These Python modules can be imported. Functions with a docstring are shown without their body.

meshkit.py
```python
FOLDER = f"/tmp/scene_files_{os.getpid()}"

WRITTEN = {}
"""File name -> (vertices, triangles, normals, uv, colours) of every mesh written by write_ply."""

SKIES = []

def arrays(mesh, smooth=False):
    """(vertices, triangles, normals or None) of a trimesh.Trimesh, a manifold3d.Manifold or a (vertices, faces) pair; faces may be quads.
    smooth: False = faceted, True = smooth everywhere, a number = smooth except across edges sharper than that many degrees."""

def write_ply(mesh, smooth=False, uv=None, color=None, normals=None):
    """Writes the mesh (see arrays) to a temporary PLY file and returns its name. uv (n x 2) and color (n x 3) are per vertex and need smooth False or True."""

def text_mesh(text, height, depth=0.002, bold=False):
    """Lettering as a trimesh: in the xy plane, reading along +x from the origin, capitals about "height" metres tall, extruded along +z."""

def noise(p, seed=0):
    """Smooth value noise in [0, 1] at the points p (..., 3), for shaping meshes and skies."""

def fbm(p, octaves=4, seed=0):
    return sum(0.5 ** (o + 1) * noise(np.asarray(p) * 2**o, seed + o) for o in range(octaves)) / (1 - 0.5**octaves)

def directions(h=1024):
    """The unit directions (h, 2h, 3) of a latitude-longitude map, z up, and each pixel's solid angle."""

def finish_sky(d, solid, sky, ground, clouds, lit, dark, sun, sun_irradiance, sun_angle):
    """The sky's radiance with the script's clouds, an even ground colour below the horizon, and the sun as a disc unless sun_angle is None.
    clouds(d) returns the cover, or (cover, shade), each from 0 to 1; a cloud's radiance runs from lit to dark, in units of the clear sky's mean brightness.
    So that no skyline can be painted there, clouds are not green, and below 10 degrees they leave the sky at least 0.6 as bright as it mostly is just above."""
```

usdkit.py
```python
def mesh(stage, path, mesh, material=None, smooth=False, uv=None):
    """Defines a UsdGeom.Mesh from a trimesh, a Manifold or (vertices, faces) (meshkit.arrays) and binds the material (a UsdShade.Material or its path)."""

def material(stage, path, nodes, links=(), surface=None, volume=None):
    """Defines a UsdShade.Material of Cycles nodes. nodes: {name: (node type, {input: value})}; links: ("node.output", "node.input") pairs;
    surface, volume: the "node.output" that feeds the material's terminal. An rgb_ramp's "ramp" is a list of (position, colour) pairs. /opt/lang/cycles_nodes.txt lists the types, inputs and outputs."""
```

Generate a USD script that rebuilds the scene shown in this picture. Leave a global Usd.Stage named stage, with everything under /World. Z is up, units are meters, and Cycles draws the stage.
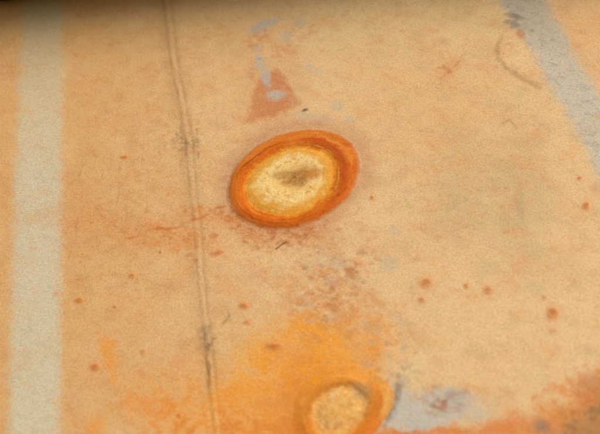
import math
import numpy as np
import trimesh
import usdkit
from meshkit import noise, fbm
from pxr import Gf, Sdf, Usd, UsdGeom, UsdLux, UsdShade, Vt

stage = Usd.Stage.CreateInMemory()
UsdGeom.SetStageUpAxis(stage, 'Z')
UsdGeom.SetStageMetersPerUnit(stage, 1.0)
UsdGeom.Xform.Define(stage, '/World')
UsdGeom.Scope.Define(stage, '/World/Looks')

# ------------------------------------------------------------------ camera
# Survey of the plate: a lens of F (in units of the picture's 600 columns), the plate slanting away from it.
F, D = 1264.0, 0.383                      # focal length in columns, metres to the plate on the axis
SLANT, LEAN = math.radians(44), math.radians(12.5)
TS, GX, GY = math.tan(SLANT), -math.sin(LEAN), math.cos(LEAN)


def _cam(px, py):                          # survey column/row -> point on the plate, in the camera's axes
    x, y = px - 300.0, 217.0 - py
    z = D / (1 - TS * (GX * x + GY * y) / F)
    return np.array([x / F * z, y / F * z, -z])


_a, _b = _cam(0, 1.5), _cam(600, -62.0)    # the added ledge above the plate is level
AX = (_b - _a) / np.linalg.norm(_b - _a)
_n = np.array([GX * TS, GY * TS, 1.0]); NRM = _n / np.linalg.norm(_n)
if NRM @ _cam(300, 217) > 0:
    NRM = -NRM
AY = -NRM
AZ = np.cross(AX, AY)
R = np.stack([AX, AY, AZ])                 # world = R @ camera axes
H0 = 1.30
CAM = np.array([0, 0, H0]) - R @ _cam(300, 217)
cam = UsdGeom.Camera.Define(stage, '/World/camera')
m = np.eye(4); m[:3, :3] = R.T; m[3, :3] = CAM
cam.AddTransformOp().Set(Gf.Matrix4d(*m.ravel().tolist()))
cam.CreateHorizontalApertureAttr(36.0)
cam.CreateVerticalApertureAttr(36.0 * 741 / 1024)
FOC = 36.0 * F / 600
cam.CreateFocalLengthAttr(FOC)
cam.CreateFStopAttr(FOC / 4.2)
cam.CreateFocusDistanceAttr(0.398)
cam.CreateClippingRangeAttr(Gf.Vec2f(0.01, 100))
cam.CreateExposureAttr(0.31)

# ------------------------------------------------------------------ light
SUN = np.array([0.72, -0.74, 0.58]); SUN = SUN / np.linalg.norm(SUN)
sun = UsdLux.DistantLight.Define(stage, '/World/sun')
sun.CreateIntensityAttr(0.47); sun.CreateAngleAttr(36.0); sun.CreateNormalizeAttr(True)
sun.CreateColorAttr(Gf.Vec3f(1.0, 0.91, 0.73))
zz = SUN; xx = np.cross([0, 0, 1], zz); xx /= np.linalg.norm(xx); yy = np.cross(zz, xx)
m = np.eye(4); m[0, :3], m[1, :3], m[2, :3] = xx, yy, zz
sun.AddTransformOp().Set(Gf.Matrix4d(*m.ravel().tolist()))
dome = UsdLux.DomeLight.Define(stage, '/World/sky')
dome.CreateIntensityAttr(1.0)
skym = usdkit.material(stage, '/World/Looks/sky', {
    's': ('sky_texture', {'sky_type': 'single_scattering', 'sun_disc': False, 'sun_elevation': math.asin(SUN[2]),
                          'sun_rotation': math.atan2(SUN[0], SUN[1]), 'aerosol_density': 2.0}),
    'b': ('background_shader', {'strength': 0.105})}, [('s.color', 'b.color')], surface='b.background')
UsdShade.MaterialBindingAPI.Apply(dome.GetPrim()).Bind(skym)
LIGHT = np.array([1.0, 1.0, 1.0])          # brightness of a white card on the plate, measured, to get base colours from seen ones


def lin(c):
    c = np.asarray(c, float) / 255
    return np.where(c <= .04045, c / 12.92, ((c + .055) / 1.055) ** 2.4)


def alb(c):
    return np.clip(lin(c) / LIGHT, 0.004, 0.86)


# ------------------------------------------------------------------ helpers
names = {}


def path(name, parent='/World'):
    k = (parent, name); n = names.get(k, 0); names[k] = n + 1
    return f'{parent}/{name}' + (f'_{n:03d}' if n else '')


def tag(p, label=None, cat=None, group=None, kind=None):
    for k, v in (('label', label), ('category', cat), ('group', group), ('kind', kind)):
        if v:
            p.SetCustomDataByKey(k, v)


def thing(name, label, cat, loc=(0, 0, 0), group=None):
    x = UsdGeom.Xform.Define(stage, path(name))
    if any(loc):
        x.AddTranslateOp().Set(Gf.Vec3d(*map(float, loc)))
    tag(x.GetPrim(), label, cat, group)
    return str(x.GetPath())


def part(name, v, f, mat, parent, normals=None, colour=None, rough=None, label=None):
    """One mesh from shared vertices: keeps only what the faces use."""
    used = np.unique(f); back = np.full(len(v), -1); back[used] = np.arange(len(used)); f = back[f]
    p = path(name, parent)
    me = UsdGeom.Mesh.Define(stage, p)
    me.CreatePointsAttr(Vt.Vec3fArray.FromNumpy(v[used].astype(np.float32)))
    me.CreateFaceVertexCountsAttr(Vt.IntArray.FromNumpy(np.full(len(f), 3, np.int32)))
    me.CreateFaceVertexIndicesAttr(Vt.IntArray.FromNumpy(f.astype(np.int32).ravel()))
    me.CreateSubdivisionSchemeAttr('none')
    if normals is not None:
        me.CreateNormalsAttr(Vt.Vec3fArray.FromNumpy(normals[used].astype(np.float32)))
        me.SetNormalsInterpolation('vertex')
    api = UsdGeom.PrimvarsAPI(me)
    if colour is not None:
        api.CreatePrimvar('pigment', Sdf.ValueTypeNames.Color3fArray, 'vertex').Set(Vt.Vec3fArray.FromNumpy(colour[used].astype(np.float32)))
    UsdShade.MaterialBindingAPI.Apply(me.GetPrim()).Bind(mat)
    tag(me.GetPrim(), label)
    return p


def smooth_normals(v, f):
    n = np.zeros_like(v); c = np.cross(v[f[:, 1]] - v[f[:, 0]], v[f[:, 2]] - v[f[:, 0]])
    for k in range(3):
        for j in range(3):
            n[:, j] += np.bincount(f[:, k], c[:, j], len(v))
    return n / np.maximum(np.linalg.norm(n, axis=1, keepdims=True), 1e-30)


def S(a, b, x):
    t = np.clip((x - a) / (b - a), 0, 1)
    return t * t * (3 - 2 * t)


# ------------------------------------------------------------------ the plate: survey coordinates <-> world
def to_plate(px, py):
    """Where on the plate (X, Z) a surveyed feature sits."""
    w = R @ _cam(px, py) + CAM
    return float(w[0]), float(w[2])


def survey(X, Z):
    c = np.stack([X - CAM[0], np.zeros_like(X) - CAM[1], Z - CAM[2]], -1) @ R
    d = np.maximum(-c[..., 2], 0.12)
    return 300 + F * c[..., 0] / d, 217 - F * c[..., 1] / d


def axis(lo, hi, step, far_lo, far_hi):
    core = np.arange(lo, hi + step, step)
    def tail(n0, end, sgn):
        out, s, x = [], step, n0
        while (x - end) * sgn < 0:
            s *= 1.18; x += sgn * s; out.append(x)
        if out:
            out[-1] = end
        return out
    return np.array(tail(core[0], far_lo, -1)[::-1] + list(core) + tail(core[-1], far_hi, 1))


corners = np.array([to_plate(*c) for c in ((0, 0), (600, 0), (0, 434), (600, 434))])
ztop = to_plate(0, 1.5)[1]                 # where the added ledge meets the plate
xs = axis(corners[:, 0].min() - .002, corners[:, 0].max() + .002, 0.00023, -0.30, 0.30)
zs = axis(corners[:, 1].min() - .002, ztop + 0.003, 0.00023, H0 - 0.23, ztop + 0.07)
XX, ZZ = np.meshgrid(xs, zs)
X, Z = XX.ravel(), ZZ.ravel()
U, V = X * 1000, (Z - H0) * 1000           # millimetres on the plate
px, py = survey(X, Z)


def fb(freq, seed, octaves=4, sx=1.0, sz=1.0):
    """Fractal noise over the plate, -1..1; freq per mm."""
    if sx != sz:
        q = np.stack([U * freq * sx + 50, V * freq * sz + 90, np.full_like(U, seed * 3.7)], -1)
    else:                                  # turned out of the noise's own lattice
        q = np.stack([(.78 * U - .48 * V) * freq + 50, (.52 * U + .63 * V) * freq + 90, (.35 * U + .60 * V) * freq + seed * 3.7], -1)
    return 2.4 * (fbm(q, octaves, seed) - .5)


N_big, N_mid, N_sm, N_fine = fb(.022, 1), fb(.09, 2), fb(.35, 3), fb(1.3, 4, 2)
N_big2, N_mid2, N_sm2 = fb(.030, 5), fb(.12, 6), fb(.5, 7, 3)
N_str = fb(.35, 8, 3, 1, .12)              # runs down the plate
WX, WY = fb(.10, 9, 4), fb(.10, 10, 4)     # domain warps
wx, wy = fb(.5, 11, 3), fb(.5, 12, 3)


def at(big=4.0, small=2.0):
    return px + big * WX + small * wx, py + big * WY + small * wy


def blob(cx, cy, rx, ry, ang=0., soft=.5, warp=(4., 2.)):
    qx, qy = at(*warp)
    a = math.radians(ang); ex = (qx - cx) * math.cos(a) - (qy - cy) * math.sin(a); ey = (qx - cx) * math.sin(a) + (qy - cy) * math.cos(a)
    r = np.sqrt((ex / rx) ** 2 + (ey / ry) ** 2)
    return 1 - S(1 - soft, 1 + soft, r)


def line(points, warp=(0., 0.)):
    """Distance to a polyline and the side (positive to the right when going down)."""
    qx, qy = at(*warp); best = np.full_like(qx, 1e9); side = np.zeros_like(qx); along = np.zeros_like(qx)
    for (ax, ay), (bx, by) in zip(points[:-1], points[1:]):
        dx, dy = bx - ax, by - ay; L2 = dx * dx + dy * dy
        t = np.clip(((qx - ax) * dx + (qy - ay) * dy) / L2, 0, 1)
        d = np.hypot(qx - ax - t * dx, qy - ay - t * dy)
        c = d < best
        best[c] = d[c]; side[c] = np.sign((qx - ax) * dy - (qy - ay) * dx)[c]; along[c] = (ay + t * dy)[c]
    return best, side, along


def edge_x(points, y):
    p = np.array(points, float)
    lo = p[0, 1] + (y - p[0, 0]) * (p[1, 1] - p[0, 1]) / (p[1, 0] - p[0, 0])
    hi = p[-1, 1] + (y - p[-1, 0]) * (p[-1, 1] - p[-2, 1]) / (p[-1, 0] - p[-2, 0])
    return np.where(y < p[0, 0], lo, np.where(y > p[-1, 0], hi, np.interp(y, p[:, 0], p[:, 1])))


col = np.empty((len(X), 3)); col[:] = alb((222, 181, 125))
hgt = 0.00018 * N_big + 0.00005 * N_mid + 0.000012 * N_sm       # metres, towards the viewer
pid = np.zeros(len(X), int)                # which part a vertex belongs to
part_names = [('paint_coat', None)]


def put(mask, rgb, amount=1.0):
    global col
    k = np.clip(mask * amount, 0, 1)[:, None]
    col = col * (1 - k) + alb(rgb) * k


def claim(mask, name, label=None, level=.5, over=True):
    part_names.append((name, label))
    sel = mask > level
    if not over:
        sel &= pid == 0
    pid[sel] = len(part_names) - 1


# ---- base coat: uneven, weathered tan
put(S(-.3, .9, N_big), (226, 186, 134), .55)
put(S(.0, .9, -N_big2), (208, 152, 92), .50)
put(S(.1, .8, N_mid), (228, 190, 140), .30)
put(S(.2, .9, -N_mid2), (196, 142, 88), .34)
put(S(.1, .9, N_str), (190, 138, 84), .16)
put(S(.25, .9, N_sm), (236, 200, 150), .22)
put(S(.25, .9, N_sm2), (186, 128, 76), .26)
left = 1 - S(60, 330, px + 40 * N_big)
put(1 - left, (230, 198, 150), .52)
put(left, (208, 156, 92), .42)
put(S(330, 250, py) * S(380, 460, px) * S(-.2, .7, N_mid), (200, 164, 112), .35)
greenish = blob(515, 190, 34, 60, 0, .7, (14, 4)) + blob(455, 180, 26, 45, 0, .7, (14, 4))
put(greenish, (188, 160, 116), .34)
put(blob(520, 205, 4, 20, 12, .9, (6, 2)), (172, 150, 118), .40)
warm = blob(420, 110, 80, 60, 0, .8, (20, 5)); put(warm, (218, 164, 100), .3)
warm = blob(580, 30, 40, 60, 20, .8, (20, 5)); put(warm, (226, 170, 110), .5)
put(blob(500, 335, 90, 45, 10, .8, (16, 4)), (230, 192, 140), .5)

cloud1, cloud2, cloud3, cloud4 = fb(.16, 31, 5), fb(.22, 32, 5), fb(.19, 33, 5), fb(.6, 34, 4)
put(S(-.05, .75, cloud1 + .3 * cloud4), (222, 152, 84), .34)
put(S(-.05, .75, cloud2 - .3 * cloud4), (190, 164, 116), .34)
put(S(.0, .8, cloud3 + .3 * cloud4), (206, 156, 120), .30)
put(S(.1, .8, -cloud1 + .4 * cloud4), (232, 198, 150), .30)
put(left * S(-.1, .6, cloud2 + .4 * cloud4), (216, 146, 74), .30)
put(S(.0, .7, cloud4), (180, 128, 82), .16)

# ---- fine speckle of dirt in the coat
speck = S(.42, .72, N_fine) * S(-.2, .6, N_mid2)
put(speck, (160, 112, 66), .28)
dirty = blob(105, 225, 50, 60, 0, .8, (20, 6)) + .8 * blob(170, 140, 40, 60, 0, .8, (20, 6)) + .7 * blob(470, 185, 60, 55, 0, .8, (20, 6)) + .8 * blob(300, 250, 60, 50, 0, .8, (20, 6))
put(S(.25, .8, fb(1.5, 14, 4)) * np.clip(dirty, 0, 1) * S(-.4, .4, cloud4), (140, 96, 56), .60)
put(S(.30, .8, fb(.9, 45, 3, 1, .12)) * np.clip(blob(120, 190, 90, 130, 0, .9, (14, 6)), 0, 1), (158, 108, 62), .38)
put(np.clip(dirty, 0, 1) * S(-.1, .7, N_sm2), (196, 134, 76), .26)

# ---- pale stripe on the left
qx, qy = at(1.2, 2.2)
e0, e1 = edge_x([(0, 24), (200, 15), (434, 9)], py), edge_x([(0, 63), (150, 61), (434, 60)], py)
s1 = S(-7, 7, qx - e0 + 4 * N_fine + 3 * cloud4) * S(-7, 7, e1 - qx + 4 * N_fine + 3 * cloud4)
wear1 = .78 - .22 * S(.1, .7, N_sm) - .35 * blob(36, 216, 22, 9, 20, .8, (8, 6)) - .10 * S(0, .8, N_mid)
put(s1, (206, 202, 178), wear1 * (.55 + .45 * S(0, 220, py)))
put(s1 * S(-.1, .7, cloud4), (184, 174, 138), .35); put(s1 * S(.0, .8, cloud1), (212, 178, 128), .4)
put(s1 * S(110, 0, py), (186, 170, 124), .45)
put(s1 * S(.45, .8, N_fine), (206, 160, 106), .4)
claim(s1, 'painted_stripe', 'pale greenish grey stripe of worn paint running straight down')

# ---- grey stripe slanting across the upper right
e0 = edge_x([(0, 499), (38, 524), (80, 546), (121, 572), (177, 599)], py); e1 = edge_x([(0, 545), (45, 571), (93, 600), (150, 634)], py)
qx, qy = at(3, 3.4)
s2 = S(-7, 9, qx - e0 + 4 * N_fine + 3 * cloud4) * S(-7, 9, e1 - qx + 4 * N_fine + 3 * cloud4)
put(s2, (196, 191, 178), .84 - .25 * S(.1, .8, N_sm) - .15 * S(0, .8, N_mid2))
put(s2 * S(-.1, .6, cloud4), (164, 156, 138), .45); put(s2 * S(.1, .8, cloud1), (206, 178, 138), .5)
put(s2 * S(.55, .72, fb(.8, 15, 2)), (110, 92, 74), .35)
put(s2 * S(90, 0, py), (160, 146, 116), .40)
put(blob(515, 20, 9, 9, 30, .7) * S(.0, .5, N_sm), (110, 104, 96), .6)
put(blob(521, 34, 5, 6, 0, .6), (186, 112, 58), .6)
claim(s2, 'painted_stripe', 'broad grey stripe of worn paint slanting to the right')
hgt += .00003 * (s1 + s2)

# ---- faint curved scar beside it
d, sd, al = line([(502, 34), (497, 46), (498, 59), (508, 70), (522, 79), (540, 88)], (1.5, .8))
scar = (1 - S(.3, 4.0, d)) * S(28, 45, py)
put(scar * (.6 + .4 * S(-.9, .2, cloud4)), (172, 128, 82), .46)
hgt += .00022 * S(-5, 5, sd * d) * (1 - S(10, 40, d)) * S(24, 45, py) * (1 - S(70, 98, py))
claim(scar, 'scar', 'faint curved scar in the paint', .45)
d, sd, al = line([(503, 123), (510, 120), (516, 127)], (1, .8)); put(1 - S(.5, 2.4, d), (170, 130, 88), .4)

# ---- the ridge running down between two dirty grooves
ridge = [(161, -30), (163, 0), (170, 60), (178, 102), (185, 142), (190, 200), (193.5, 232), (198, 294), (203, 332), (208, 384), (214, 450)]
d, sd, al = line(ridge, (.8, .8)); s = d * sd * -1
if np.median(s[px > 300]) < 0:
    s = -s
fade = (.5 + .5 * S(-.5, .5, fb(.12, 17, 3))) * (.6 + .4 * S(-.5, .4, fb(.7, 18, 3)))
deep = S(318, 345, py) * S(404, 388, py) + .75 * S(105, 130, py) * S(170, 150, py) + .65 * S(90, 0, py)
g1 = (1 - S(.2, 3.4, np.abs(s))) * fade
g2 = (1 - S(.2, 3.2, np.abs(s - 7.5))) * fade
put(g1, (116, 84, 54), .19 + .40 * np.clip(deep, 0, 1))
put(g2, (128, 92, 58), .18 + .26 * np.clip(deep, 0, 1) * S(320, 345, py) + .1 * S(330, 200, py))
put((1 - S(2, 16, np.abs(s - 2))) * (.6 + .4 * S(-.4, .4, cloud1)), (172, 128, 80), .34)  # broad soft shading on both sides of the ridge, painted into the coat
put((1 - S(1, 3.5, np.abs(s - 3.8))) * fade, (230, 192, 140), .35)
put(blob(187, 143, 16, 7, 0, .9, (3, 5)) * S(-.3, .5, cloud4), (122, 98, 72), .50)
for a, b in (((181, 128), (182, 156)), ((196, 130), (199, 158)), ((176, 132), (177, 141))):
    dd, _, _ = line([a, b], (.6, .9)); put((1 - S(.2, 2.2, dd)) * S(-.5, .4, cloud4), (112, 84, 60), .40)
dd, _, _ = line([(210, 345), (219, 334), (229, 314)], (2, 2)); put((1 - S(.3, 2.6, dd)) * S(-.5, .4, cloud4), (130, 100, 70), .5)
dd, _, _ = line([(206, 330), (208, 350), (209, 398)], (1, .8)); brk = S(-.6, .3, fb(.5, 35, 4)); put((1 - S(.6, 3.6, dd)) * brk, (84, 68, 50), .62); put((1 - S(2, 13, dd)) * S(-.4, .5, cloud4), (150, 116, 80), .45)
hgt += fade * (.00009 * np.exp(-((s - 3.7) / 2.4) ** 2) - .00009 * np.exp(-(s / 1.6) ** 2) - .00006 * np.exp(-((s - 7.5) / 1.6) ** 2))
claim(1 - S(0, 10, np.abs(s - 3.7)), 'ridge', 'narrow ridge between two dirty grooves')

# ---- streak above the upper bolt: bared red primer with grey remnants
qx, qy = at(3, 2.5)


def poly(pts, soft=3.0):
    out = np.full_like(qx, 1e9)
    p = np.array(pts, float); c = p.mean(0)
    for a, b in zip(p, np.roll(p, -1, 0)):
        n = np.array([b[1] - a[1], a[0] - b[0]]); n /= np.linalg.norm(n)
        if (c - a) @ n < 0:
            n = -n
        out = np.minimum(out, (qx - a[0]) * n[0] + (qy - a[1]) * n[1])
    return S(-soft, soft, out)


tri = poly([(277, 70), (283, 76), (303, 109), (272, 117), (243, 128), (250, 104), (256, 80)], 4.0)
tri = tri * (.5 + .5 * S(242, 264, qx)) * (.7 + .3 * S(-.5, .2, cloud4 + .5 * cloud1))
put(tri, (198, 120, 72), .95)
put(blob(268, 100, 34, 34, 0, .9, (8, 5)), (206, 148, 96), .35)
hgt -= .00012 * tri
claim(tri, 'primer_patch', 'dull red patch where the top coat has flaked away')
red2 = np.clip(blob(255, 45, 10, 8) + blob(252, 73, 6, 7) + blob(262, 36, 9, 7) + .6 * blob(285, 50, 14, 10) + .5 * blob(300, 30, 16, 10), 0, 1)
put(red2 * S(-.6, .3, cloud4), (206, 140, 88), .62)
claim(red2, 'primer_patch', 'small blotchy red patches high on the streak')
put(blob(278, 45, 40, 55, 0, .8, (12, 6)) * S(-.1, .6, N_sm), (206, 140, 90), .28)
grey = np.clip(blob(264, 25, 15, 4.2, 24, .6) + .75 * blob(286, 35, 6, 5) + .5 * blob(299, 23, 7, 5) + .6 * blob(258, 48, 5, 4) + .85 * blob(259, 64, 5, 6) + blob(266, 79, 5, 10, 10)
               + blob(276, 97, 8.5, 5.5) + .5 * blob(309, 67, 4, 6) + .45 * blob(317, 73, 4, 4) + .4 * blob(338, 105, 8, 5) + .5 * blob(305, 116, 10, 4) + .5 * blob(325, 119, 9, 4) + .5 * blob(350, 119, 7, 4), 0, 1)
put(grey, (186, 176, 162), .85 - .3 * S(-.2, .5, N_sm))
put(grey * S(.1, .7, N_sm2), (158, 156, 154), .5)
claim(grey, 'grey_patch', 'small pale grey remnants of paint on the streak', .55)
put(blob(306, 110, 3, 1.4, 15, .8, (1, .9)), (84, 54, 30), .85)
claim(blob(306, 110, 3, 1.5, 15, .7, (1, .9)), 'chip', 'dark chip at the tip of the red patch')

# ---- rust and bruising around the upper bolt
ringd = np.sqrt(((px - 294) * math.cos(.28) - (py - 177) * math.sin(.28)) ** 2 / 69 ** 2 + ((px - 294) * math.sin(.28) + (py - 177) * math.cos(.28)) ** 2 / 49 ** 2)
halo = (1 - S(.98, 1.32, ringd + .10 * WX + .05 * wx))
put(halo, (196, 140, 100), .55)
put(halo * S(-.2, .5, N_sm), (178, 128, 88), .35)
st = np.clip(blob(282, 232, 46, 18, -6, .7, (10, 7)) + .7 * blob(240, 222, 28, 12, -20, .7, (9, 6)) + .4 * blob(330, 215, 24, 14, 20, .7, (9, 6)), 0, 1)
put(st, (206, 128, 62), .62 * (.55 + .45 * S(-.4, .5, N_sm)))
put(st * S(-.15, .5, fb(.8, 37, 4)), (176, 98, 36), .68)
claim(st, 'rust_stain', 'rust bleeding out below the upper bolt', .5, False)
tr = np.clip(blob(208, 216, 30, 6, -14, .8, (7, 5)) + .7 * blob(160, 236, 50, 12, -12, .8, (12, 7)) + .6 * blob(182, 232, 34, 16, 0, .8, (12, 7)) + .4 * blob(85, 222, 40, 12, 0, .8, (12, 7)), 0, 1)
put(tr, (216, 138, 62), .65 * (.5 + .5 * S(-.4, .5, N_sm)))
put(tr * S(.0, .7, fb(.8, 36, 4)), (190, 108, 46), .55)
dd, _, _ = line([(226, 206), (206, 215), (190, 220), (178, 226), (150, 231), (128, 237)], (3, 2)); put((1 - S(.3, 2.6, dd)) * S(-.6, .3, N_sm), (198, 112, 44), .75)
claim(tr, 'rust_stain', 'thin trail of rust running left from the upper bolt', .5, False)
dd, _, _ = line([(289, 251), (278, 242)][::-1], (1, .8)); dd, _, _ = line([(276, 249), (286, 242)], (.5, .6)); put(1 - S(.3, 1.7, dd), (122, 70, 32), .75)
for a, b, r in ((218, 251, 4), (214, 253, 5), (190, 258, 4), (195, 262, 3), (212, 236, 4)):
    put(blob(a, b, r, r * .6, 10), (198, 112, 52), .55)

# ---- bruised mottling running down between the two bolts
mt = np.clip(blob(325, 285, 34, 34, 0, .8, (14, 8)) + blob(322, 325, 26, 24, 0, .8, (12, 8)) + .6 * blob(352, 262, 24, 24, 0, .8, (14, 8)) + .5 * blob(365, 340, 30, 24, 0, .8, (14, 8)), 0, 1)
put(mt * S(-.1, .5, N_sm), (214, 142, 76), .5)
put(mt * S(.05, .5, fb(.45, 19, 3)), (186, 162, 138), .36)
put(mt * S(.12, .6, fb(.6, 20, 4)), (180, 112, 64), .55)
put(mt * S(.25, .7, fb(.7, 21, 4)), (160, 126, 108), .40)
claim(mt, 'bruised_patch', 'mottled grey and brown patch between the two bolts', .6, False)
gp2 = np.clip(blob(331, 284, 8, 8) * S(-.3, .3, N_sm) + .8 * blob(335, 317, 7, 6) + .7 * blob(340, 262, 8, 6) + .6 * blob(388, 265, 9, 7) + .5 * blob(395, 232, 6, 5) + .6 * blob(375, 356, 7, 4) + .5 * blob(397, 322, 5, 4), 0, 1)
put(gp2, (182, 172, 156), .6)
put(blob(324, 322, 44, 32, -30, .9, (12, 8)) * S(-.6, .4, cloud4), (212, 132, 56), .65)
put(blob(350, 295, 40, 14, -35, .9, (12, 8)) * S(-.5, .4, cloud4), (214, 146, 80), .5)
put(blob(316, 334, 26, 16, -20, .9, (8, 6)) * S(.0, .6, fb(.55, 44, 4)), (168, 96, 46), .7)
for a, b, rx, ry, k in ((358, 272, 6, 4, .8), (352, 269, 4, 3, .7), (367, 251, 3.5, 3, .6), (357, 268, 3, 2, .5), (333, 289, 3, 3, .9), (335, 298, 4, 2.5, .7), (324, 328, 7, 3, .85), (310, 344, 4.5, 3.5, .9),
                        (317, 338, 4, 3, .7), (325, 318, 5, 3, .7), (335, 310, 4, 2, .6), (348, 335, 6, 4, .6), (352, 331, 4, 2, .6), (340, 326, 4, 3, .5), (303, 340, 4, 3, .6), (330, 305, 5, 2.5, .6), (368, 330, 5, 5, .3), (375, 341, 5, 3, .4)):
    put(blob(a - 6 if a > 345 and b < 275 else a, b, rx, ry, 0, .9, (3, 3)), (172, 100, 48), k * .7)

# ---- orange wash round the lower bolt and along the bottom
wash = np.clip(1.1 * blob(308, 396, 84, 56, 14, .85, (16, 9)) + .75 * blob(320, 352, 44, 28, 0, .9, (16, 10)) + .4 * blob(262, 400, 50, 40, 0, .9, (16, 10)), 0, 1) * (.6 + .4 * S(-.5, .3, cloud4 + cloud1))
put(wash, (236, 158, 42), .92)
wash2 = np.clip(blob(312, 392, 46, 44, 0, .6, (9, 5)), 0, 1)
put(wash2, (230, 142, 24), .65)
put(wash * S(-.1, .6, cloud2 + .5 * cloud4), (238, 170, 82), .45)
put(wash * S(-.1, .6, cloud3 - .5 * cloud4), (214, 134, 54), .4)
put(blob(298, 418, 18, 30, 10, .9, (8, 5)), (206, 112, 26), .55)
put(wash * S(.2, .8, N_sm), (236, 176, 96), .3)
put(wash * S(.25, .8, N_sm2), (196, 118, 44), .25)
claim(wash, 'rust_stain', 'bright orange wash around the lower bolt', .5, False)
wl = np.clip(blob(110, 352, 9, 16, 12, .7, (6, 3)) + .6 * blob(117, 376, 5, 12, 0, .7, (6, 3)) + .7 * blob(160, 392, 40, 22, 24, .8, (14, 6)) + .75 * blob(185, 425, 40, 20, 10, .7, (12, 6)) + .6 * blob(235, 415, 50, 30, 0, .8, (12, 6))
             + .8 * blob(98, 428, 10, 12, 0, .7, (6, 3)) + .9 * blob(265, 432, 34, 9, 0, .7, (6, 3)), 0, 1)
put(wl * (.5 + .5 * S(-.4, .4, cloud4)), (230, 152, 60), .9)
put(wl * blob(215, 438, 90, 22, 0, .95, (16, 12)) * S(-.5, .5, cloud4 + cloud2), (212, 116, 26), .6)
put(wl * S(-.1, .5, cloud3 + .5 * cloud4), (224, 138, 54), .45)
claim(wl, 'rust_stain', 'soft orange rust stains low on the left', .5, False)
wr = S(-20, 20, (py + 12 * WX + 5 * wx + 16 * cloud4 + 8 * cloud1) - (434 - .54 * (px - 488)) + 8 * WY)
wr = wr * S(470, 500, px + 4 * WY)
put(wr, (214, 122, 30), .86 * (.7 + .3 * S(-.4, .4, N_sm)))
put(wr * S(-.1, .5, cloud1), (226, 150, 66), .5); put(wr * S(-.05, .5, -cloud4 + .4 * cloud2), (196, 108, 38), .5)
dk = S(-16, 18, (py + 8 * WX + 3 * wx + 12 * cloud4) - (440 - .70 * (px - 540))) * S(530, 575, px)
put(dk, (164, 120, 68), .66)
put(dk * S(-.1, .6, cloud4), (120, 86, 50), .5)
put(blob(541, 426, 8, 6, -30, .9), (124, 108, 98), .65)
put(blob(590, 385, 14, 10, 20, .8), (176, 116, 66), .4)
claim(wr, 'rust_stain', 'dirty orange rust filling the lower right corner', .5, False)
bl = np.clip(1.2 * blob(428, 413, 48, 18, 8, .6, (9, 6)) + .6 * blob(400, 398, 16, 18, 0, .6, (6, 4)) + .5 * blob(452, 395, 20, 7, 0, .6, (6, 4)), 0, 1)
put(bl, (192, 189, 180), .92 - .3 * S(-.1, .6, cloud4))
put(bl * S(.1, .6, N_mid), (166, 160, 152), .3)
put(np.clip(blob(345, 436, 62, 12, -6, .95, (12, 8)), 0, 1), (216, 122, 36), .75)
claim(bl, 'grey_patch', 'bluish grey patch of bared paint right of the lower bolt')
put(np.clip(blob(408, 368, 22, 22, 0, .8, (8, 4)), 0, 1), (222, 196, 152), .6)
bb = np.clip(blob(405, 434, 24, 5, 0, .8, (8, 6)) + blob(455, 434, 22, 5.5, 0, .8, (8, 6)) + .9 * blob(500, 426, 24, 9, 10, .7, (6, 3)), 0, 1)
put(bb, (214, 118, 28), .85)
dd, _, _ = line([(399, 386), (396, 400), (391, 411), (384, 422)], (1.5, 1.4)); put((1 - S(.5, 8.5, dd)) * S(-.9, .2, cloud4), (138, 120, 92), .80)  # shadow in the gap beside the bolt rim, painted dark on the plate
mz = np.clip(blob(392, 362, 26, 34, 20, .9, (10, 6)), 0, 1)
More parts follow.
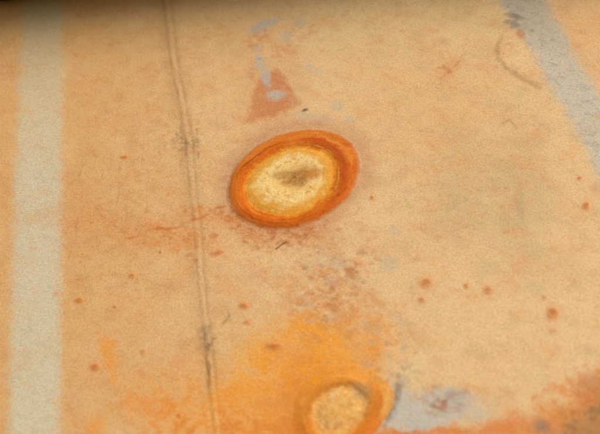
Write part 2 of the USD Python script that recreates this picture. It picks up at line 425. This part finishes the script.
put(mz * S(-.05, .4, fb(.35, 51, 4)), (180, 160, 134), .65); put(mz * S(.05, .5, fb(.5, 52, 4)), (178, 118, 72), .5)
cl = np.clip(blob(446, 399, 22, 15, 0, .9, (8, 5)), 0, 1)
put(cl * S(-.25, .4, fb(.28, 41, 4)), (190, 130, 84), .55)
put(cl * S(-.02, .6, fb(.55, 42, 4)), (160, 100, 58), .70)
for a, b, rx, ry, k in ((452, 396, 5, 4, .6), (444, 409, 4, 4, .55), (437, 387, 6, 3, .4)):
    put(blob(a, b, rx, ry, 0, .95, (3, 4)), (164, 108, 66), k * .8)

# ---- little rust blisters
spots = [(132, 276, 3.2, 2.2, .9), (80, 300, 4, 2.6, .95), (95, 366.5, 4.6, 3.6, .95), (125, 157, 3.6, 1.6, .9), (57, 294, 3.2, 2.0, .4), (115, 307, 2, 1.4, .7), (143, 351, 3, 2.4, .55),
         (275, 347, 7, 3.2, .95), (244, 306, 4.2, 3.2, .95), (247, 323, 3.6, 2, .75), (427, 282.5, 6, 5, .8), (466, 286, 2.6, 2.4, .85), (488, 290, 4.6, 3.4, .75), (422, 300, 3.4, 2.4, .75), (553, 313, 5.6, 5.2, .9),
         (553, 331, 4, 2.4, .4), (587, 206, 3.8, 3.6, .9), (580, 179, 2.6, 2, .75), (545, 298, 3, 2.4, .45), (372, 197.5, 2, 2.4, .8), (180, 416, 2.4, 1.8, .7), (161, 252, 1.8, 1.2, .8)]
for i, (a, b, rx, ry, k) in enumerate(spots):
    rx, ry = rx * .88, ry * .88
    o = blob(a, b, rx * 1.9, ry * 2.0, 0, .6, (1.5, 1.2)); c = blob(a, b, rx, ry, 0, .65, (1.6, 1.6)); cc = blob(a - .2, b - .3, rx * .5, ry * .5, 0, .5, (.5, .8))
    put(o, (216, 142, 76), .45 * k); put(c, (204, 122, 48), .80 * k); put(cc, (170, 92, 34), .40 * k)
    hgt += .00022 * k * blob(a, b, rx * 1.1, ry * 1.1, 0, .6, (.8, .6))
    claim(c * k, 'rust_blister', None, .35)
star = np.zeros_like(px)
for a, b in (((440, 79), (452, 69)), ((452, 69), (460, 61)), ((438, 68), (453, 71)), ((443, 66), (449, 72)), ((449, 73), (457, 70))):
    dd, _, _ = line([a, b], (1.2, 1.0)); star = np.maximum(star, 1 - S(.3, 2.0, dd))
put(blob(449, 70, 12, 7, 40, .8), (206, 130, 70), .45); put(star * S(-.5, .4, N_sm), (186, 110, 50), .6)
claim(star, 'scratch', 'small star of rusty scratches')

# ---- mesh
verts = np.stack([X, -hgt, Z], -1)
nx, nz = len(xs), len(zs)
ids = np.arange(nx * nz).reshape(nz, nx)
q = np.stack([ids[:-1, :-1], ids[:-1, 1:], ids[1:, 1:], ids[1:, :-1]], -1).reshape(-1, 4)
faces = np.vstack([q[:, [0, 1, 2]], q[:, [0, 2, 3]]])
nrm = smooth_normals(verts, faces)
fpid = np.median(pid[faces], axis=1).astype(int)


# ------------------------------------------------------------------ materials
def coat(name, rough, spread, bump, grain, shine=.35):
    """Weathered paint or rust: the pigment of each spot, broken by fine grain, with fine relief."""
    return usdkit.material(stage, f'/World/Looks/{name}', {
        'a': ('attribute', {'attribute': 'pigment'}),
        'g': ('geometry', {}),
        'n1': ('noise_texture', {'scale': 1500.0, 'detail': 3.0, 'roughness': .75}),
        'n2': ('noise_texture', {'scale': 1700.0, 'detail': 2.0, 'roughness': .7}),
        'm1': ('map_range', {'from_min': .25, 'from_max': .75, 'to_min': 1 - grain, 'to_max': 1 + grain}),
        'x1': ('mix_color', {'blend_type': 'multiply', 'fac': 1.0, 'use_clamp': False}),
        'x2': ('mix_color', {'blend_type': 'overlay', 'fac': grain * 1.5}),
        'b1': ('noise_texture', {'scale': 900.0, 'detail': 4.0, 'roughness': .65}),
        'bp': ('bump', {'strength': bump, 'distance': .0004}),
        'r': ('map_range', {'from_min': .3, 'from_max': .7, 'to_min': rough - spread, 'to_max': rough + spread}),
        'p': ('principled_bsdf', {'specular_ior_level': shine}),
    }, [('g.position', 'n1.vector'), ('g.position', 'n2.vector'), ('g.position', 'b1.vector'), ('n1.fac', 'm1.value'), ('a.color', 'x1.a'), ('m1.result', 'x1.b'),
        ('x1.result', 'x2.a'), ('n2.color', 'x2.b'), ('x2.result', 'p.base_color'), ('b1.fac', 'bp.height'), ('bp.normal', 'p.normal'), ('b1.fac', 'r.value'), ('r.result', 'p.roughness')], surface='p.BSDF')


M_coat = coat('weathered_paint', .62, .12, .18, .22)
M_rust = coat('rust', .75, .12, .25, .20, .15)
M_dark = usdkit.material(stage, '/World/Looks/dark_steel', {
    'g': ('geometry', {}), 'n': ('noise_texture', {'scale': 220.0, 'detail': 5.0}), 'r': ('rgb_ramp', {'ramp': [(.3, (.018, .013, .010)), (.7, (.05, .034, .022))]}),
    'p': ('principled_bsdf', {'roughness': .7})}, [('g.position', 'n.vector'), ('n.fac', 'r.fac'), ('r.color', 'p.base_color')], surface='p.BSDF')

plate = thing('steel_plate', 'weathered tan painted steel plate with worn grey stripes and rust stains, behind both bolts', 'plate')
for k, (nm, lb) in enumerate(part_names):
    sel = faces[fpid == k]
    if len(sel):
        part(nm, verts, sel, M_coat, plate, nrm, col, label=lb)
back = trimesh.creation.box([.60, .008, ztop + .07 - (H0 - .23)])
back.apply_translation([0, .0008 + .004, (ztop + .07 + H0 - .23) / 2])
part('plate_body', np.array(back.vertices), np.array(back.faces), M_dark, plate)

# ------------------------------------------------------------------ ledge added over the plate to shade its upper part
ledge = thing('shade_ledge', 'dark steel angle bar added high on the plate to shade its upper part', 'ledge', (0, 0, ztop))
LD, LT = .040, .008
LX0, LX1 = -.295, .295
prof = [(-.0004, 0), (-LD + .0015, 0), (-LD, .0015), (-LD, LT - .0015), (-LD + .0015, LT), (-.0062, LT), (-.0062, .030), (-.0004, .030)]
n = len(prof)
lv = np.array([(x, y, z) for x in (LX0, LX1) for y, z in prof])
lf = [(i, (i + 1) % n, n + (i + 1) % n) for i in range(n)] + [(i, n + (i + 1) % n, n + i) for i in range(n)]
fan = [(0, 7, 6), (0, 6, 5), (0, 5, 4), (0, 4, 3), (0, 3, 2), (0, 2, 1)]
lf += fan + [(n + a, n + c, n + b) for a, b, c in fan]
lm = trimesh.Trimesh(lv, lf, process=False); lm.fix_normals()
part('shade_bar', np.array(lm.vertices), np.array(lm.faces), M_dark, ledge)


from scipy.interpolate import RegularGridInterpolator
coat_at = RegularGridInterpolator((zs, xs), col.reshape(nz, nx, 3), bounds_error=False, fill_value=None)
lie_at = RegularGridInterpolator((zs, xs), hgt.reshape(nz, nx), bounds_error=False, fill_value=None)

# ------------------------------------------------------------------ the two bolts
def bolt(cx, cy, label, radius, squash, prof, paint, seed, pieces, foot, inner=0.):
    """A round head with a raised rim and a dished face, its outline eaten by rust."""
    X0, Z0 = to_plate(cx, cy)
    root = thing('bolt', label, 'bolt', (X0, 0, Z0))
    nr, na = 170, 560
    t = np.linspace(0, 1.06, nr); a = np.linspace(0, 2 * np.pi, na, endpoint=False)
    T, A = np.meshgrid(t, a, indexing='ij'); T, A = T.ravel(), A.ravel()
    c, s_ = np.cos(A), np.sin(A)
    P = lambda fr, sd, o=4: 2.4 * (fbm(np.stack([T * c * radius * 1000 * fr + 40, T * s_ * radius * 1000 * fr + 70, np.full_like(T, seed + sd * 2.3)], -1), o, seed + sd) - .5)
    ring = lambda fr, sd: 2.4 * (fbm(np.stack([c * fr + 9, s_ * fr + 9, np.full_like(T, seed + sd * 1.7)], -1), 3, seed + sd) - .5)
    n1, n2, n3, n4 = P(.12, 1), P(.35, 2), P(.9, 3), P(1.8, 4, 2)
    rr = radius * (1 + squash(A)) * (1 + .022 * ring(1.2, 5) + .012 * ring(5, 6) + .003 * ring(14, 8))
    u = T * (1 + inner * S(1.0, .75, T) + .12 * s_ * S(1.0, .72, T) + .04 * c * S(1.0, .72, T)) + (.030 * ring(1.5, 7) + .026 * n2 + .008 * n3) * S(1.02, .85, T)           # where on the profile this spot lies
    h = np.interp(u, *np.array(prof).T) + .00006 * n2 + .00003 * n3 + .00008 * n1
    lie = lie_at(np.stack([Z0 + T * rr * s_, X0 + T * rr * c], -1))
    v = np.stack([T * rr * c, -h - lie, T * rr * s_], -1)
    i = np.arange(nr * na).reshape(nr, na); j = np.roll(i, -1, 1)
    q = np.stack([i[:-1], j[:-1], j[1:], i[1:]], -1).reshape(-1, 4)
    f = np.vstack([q[:, [0, 2, 1]], q[:, [0, 3, 2]]])
    f = f[(T[f].max(1) > t[1] * .5)]
    nn = smooth_normals(v, f)
    if nn[:, 1].mean() > 0:
        f = f[:, [0, 2, 1]]; nn = -nn
    C = np.zeros((len(T), 3))

    def wash(mask, rgb, k=1.0):
        w = np.clip(mask * k, 0, 1)[:, None]; C[:] = C * (1 - w) + alb(rgb) * w
    paint(wash, u, T, A, T * c, T * s_, n1, n2, n3, n4)
    foot = foot(T, A, n2, n3)[:, None]     # the coat of the plate creeps up the foot of the rim
    C[:] = C * (1 - foot) + coat_at(np.stack([Z0 + T * rr * s_, X0 + T * rr * c], -1)) * foot
    fu = u[f].mean(1)
    lo = -9.
    for nm, hi in pieces:
        sel = f[(fu >= lo) & (fu < hi)]; lo = hi
        part(nm, v, sel, M_rust, root, nn, C)


def streaks(u, A, fr, seed, oct_=4):
    """Smears that run round the rim."""
    return 2.4 * (fbm(np.stack([u * fr + 5, np.cos(A) * 1.6 + 20, np.sin(A) * 1.6 + 30 + seed * 3.1], -1), oct_, seed) - .5)


def paint_upper(w, u, T, A, x, z, n1, n2, n3, n4):
    k1, k2, k3 = streaks(u, A, 9, 61), streaks(u, A, 26, 62), streaks(u, A, 40, 63, 2)
    w(np.ones_like(u), (208, 104, 8))
    w(S(-.1, .6, k1), (222, 134, 40), .65)
    w(S(-.1, .6, -k1 + .3 * n2), (200, 94, 8), .7)
    w(S(.0, .6, k2 + .3 * n3), (184, 82, 8), .55)
    w(S(.1, .7, -k2), (230, 150, 60), .45)
    w(S(.25, .7, n3), (160, 72, 8), .35)
    w(S(.84, .98, u + .10 * n1) * S(-.3, .5, n1 + k1), (196, 82, 4), .7)
    w(S(.1, .6, n1 - .3 * k1) * S(.75, .9, u), (224, 134, 40), .5)
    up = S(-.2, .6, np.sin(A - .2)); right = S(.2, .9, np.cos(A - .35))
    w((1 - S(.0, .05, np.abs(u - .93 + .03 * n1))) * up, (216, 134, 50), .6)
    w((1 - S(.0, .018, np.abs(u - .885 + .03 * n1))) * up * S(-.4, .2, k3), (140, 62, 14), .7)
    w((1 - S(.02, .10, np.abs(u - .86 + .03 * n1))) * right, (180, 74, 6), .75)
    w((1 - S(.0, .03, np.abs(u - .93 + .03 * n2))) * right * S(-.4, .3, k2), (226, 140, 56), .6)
    w((1 - S(.0, .022, np.abs(u - .775 + .03 * n1))) * S(.3, .8, np.cos(A - .5)) * S(-.5, .1, k3 + n2), (240, 176, 84), .6)
    w(1 - S(.0, .03, np.abs(u - .99)), (168, 80, 20), .4)
    pass
    w(S(.80, .60, u + .08 * n2 + .05 * k1), (226, 144, 30), .85)
    w(S(.69, .50, u + .10 * n2 + .05 * k1), (232, 178, 90), .95)
    w(S(.64, .42, u + .10 * n2), (240, 204, 136), .9)
    w((1 - S(.0, .035, np.abs(u - .60 + .06 * n1))) * S(-.4, .3, k2 + n2), (204, 142, 56), .6)
    w((1 - S(.0, .05, np.abs(u - .47 + .06 * n1))) * S(-.5, .3, n2 - k2), (244, 214, 150), .55)
    f = S(.74, .62, u)
    w(f * S(-.05, .7, n3 + .5 * k2), (218, 164, 84), .5)
    w(f * S(.1, .8, n4 + .4 * n3), (204, 150, 76), .3)
    w(f * S(.1, .7, n2), (226, 164, 62), .55)
    w(f * S(.1, .8, -n3), (244, 218, 160), .45)
    w(S(.48, .60, u + .10 * n2) * S(.76, .66, u + .08 * n2), (226, 164, 58), .5)
    w((1 - S(0, .045, np.abs(u - .53 + .05 * n1))) * S(-.1, .5, k3 + n2 * .6) * S(-.4, .5, z + .3 * x), (188, 132, 60), .7)
    w((1 - S(0, .05, np.abs(u - .40 + .05 * n1))) * S(.0, .5, n3), (200, 146, 78), .6)
    d = np.hypot((x - .05) / .27, (z + .035 - .10 * x) / .25)
    w(S(1.25, .55, d + .30 * n2 + .25 * n3), (198, 146, 72), .75)
    w(S(.85, .25, d + .30 * n2 + .35 * n3), (158, 106, 50), .72)
    w(S(.5, .1, d + .25 * n3) * S(-.1, .4, n3), (104, 66, 34), .7)
    w(S(.9, .4, d) * S(.15, .5, -n3), (206, 160, 92), .4)
    w(S(.24, .08, np.hypot((x - .30), (z - .02) / .7) + .06 * n3), (196, 124, 50), .65)
    w(S(.20, .08, np.hypot((x + .20), (z - .04) / .7) + .06 * n3), (170, 126, 60), .6)


def paint_lower(w, u, T, A, x, z, n1, n2, n3, n4):
    k1, k2 = streaks(u, A, 8, 71), streaks(u, A, 20, 72)
    w(np.ones_like(u), (231, 154, 62))
    w(S(-.1, .6, k1), (234, 168, 84), .5)
    w(S(-.1, .6, -k1 + .4 * n2), (214, 128, 36), .6)
    w(S(.0, .6, k2 + .4 * n3), (196, 114, 36), .4)
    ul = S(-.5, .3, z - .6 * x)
    w((1 - S(.02, .16, np.abs(u - .62 + .05 * n1))) * ul, (196, 120, 38), .7)  # shading of the upper left crease, painted into the rim colour
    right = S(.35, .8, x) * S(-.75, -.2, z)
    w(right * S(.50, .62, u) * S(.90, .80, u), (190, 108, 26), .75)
    w(right * S(.86, .93, u + .04 * n2) * S(1.02, .95, u), (226, 188, 106), .35)  # highlight along the right rim, painted into its colour
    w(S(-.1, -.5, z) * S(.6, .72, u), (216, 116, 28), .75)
    w(S(.62, .42, u + .12 * n2), (230, 174, 96), .92)
    f = S(.62, .46, u)
    w(f * S(-.1, .5, n2), (218, 156, 84), .55)
    w(f * S(.0, .6, n3), (238, 202, 142), .5)
    w(f * S(.1, .6, -n3 + .4 * n2), (206, 150, 92), .5)
    d = np.hypot((x - .40) / .20, (z - .30) / .24)
    w(S(1.3, .4, d + .45 * n2 + .3 * n3), (174, 148, 104), .5)


bolt(294, 177.5, 'round bolt head with a bright orange rusted rim and cream dished face', .0212,
     lambda A: .025 * np.exp(-((A - .75) / .35) ** 2) + .052 * np.cos(2 * (A - .98)),
     [(0, .00030), (.14, .00040), (.28, .00065), (.45, .0008), (.60, .00065), (.68, .0004), (.74, .0005), (.80, .0008), (.87, .00085), (.93, .00055), (.98, .00018), (1.015, .00002), (1.06, -.0003)],
     paint_upper, 31, [('pit', .26), ('face', .69), ('rim', 9)], lambda T, A, n2, n3: S(.935, 1.02, T + .02 * n2 + .008 * n3), .06)
bolt(341, 407, 'rust washed bolt head cut by the bottom of the picture, its cream face smeared orange', .0134,
     lambda A: .07 * np.cos(2 * (A - .85)) + .03 * np.cos(3 * A) + .02 * np.sin(5 * A),
     [(0, .0006), (.25, .00055), (.34, .0004), (.44, .0001), (.52, .0001), (.62, .00045), (.72, .0005), (.84, .00025), (.93, .00008), (1.0, .00001), (1.06, -.0003)],
     paint_lower, 47, [('face', .60), ('rim', 9)], lambda T, A, n2, n3: S(.70, .98, T + .08 * n2 + .03 * n3) * (1 - .9 * S(.2, .7, np.cos(A + .15))))
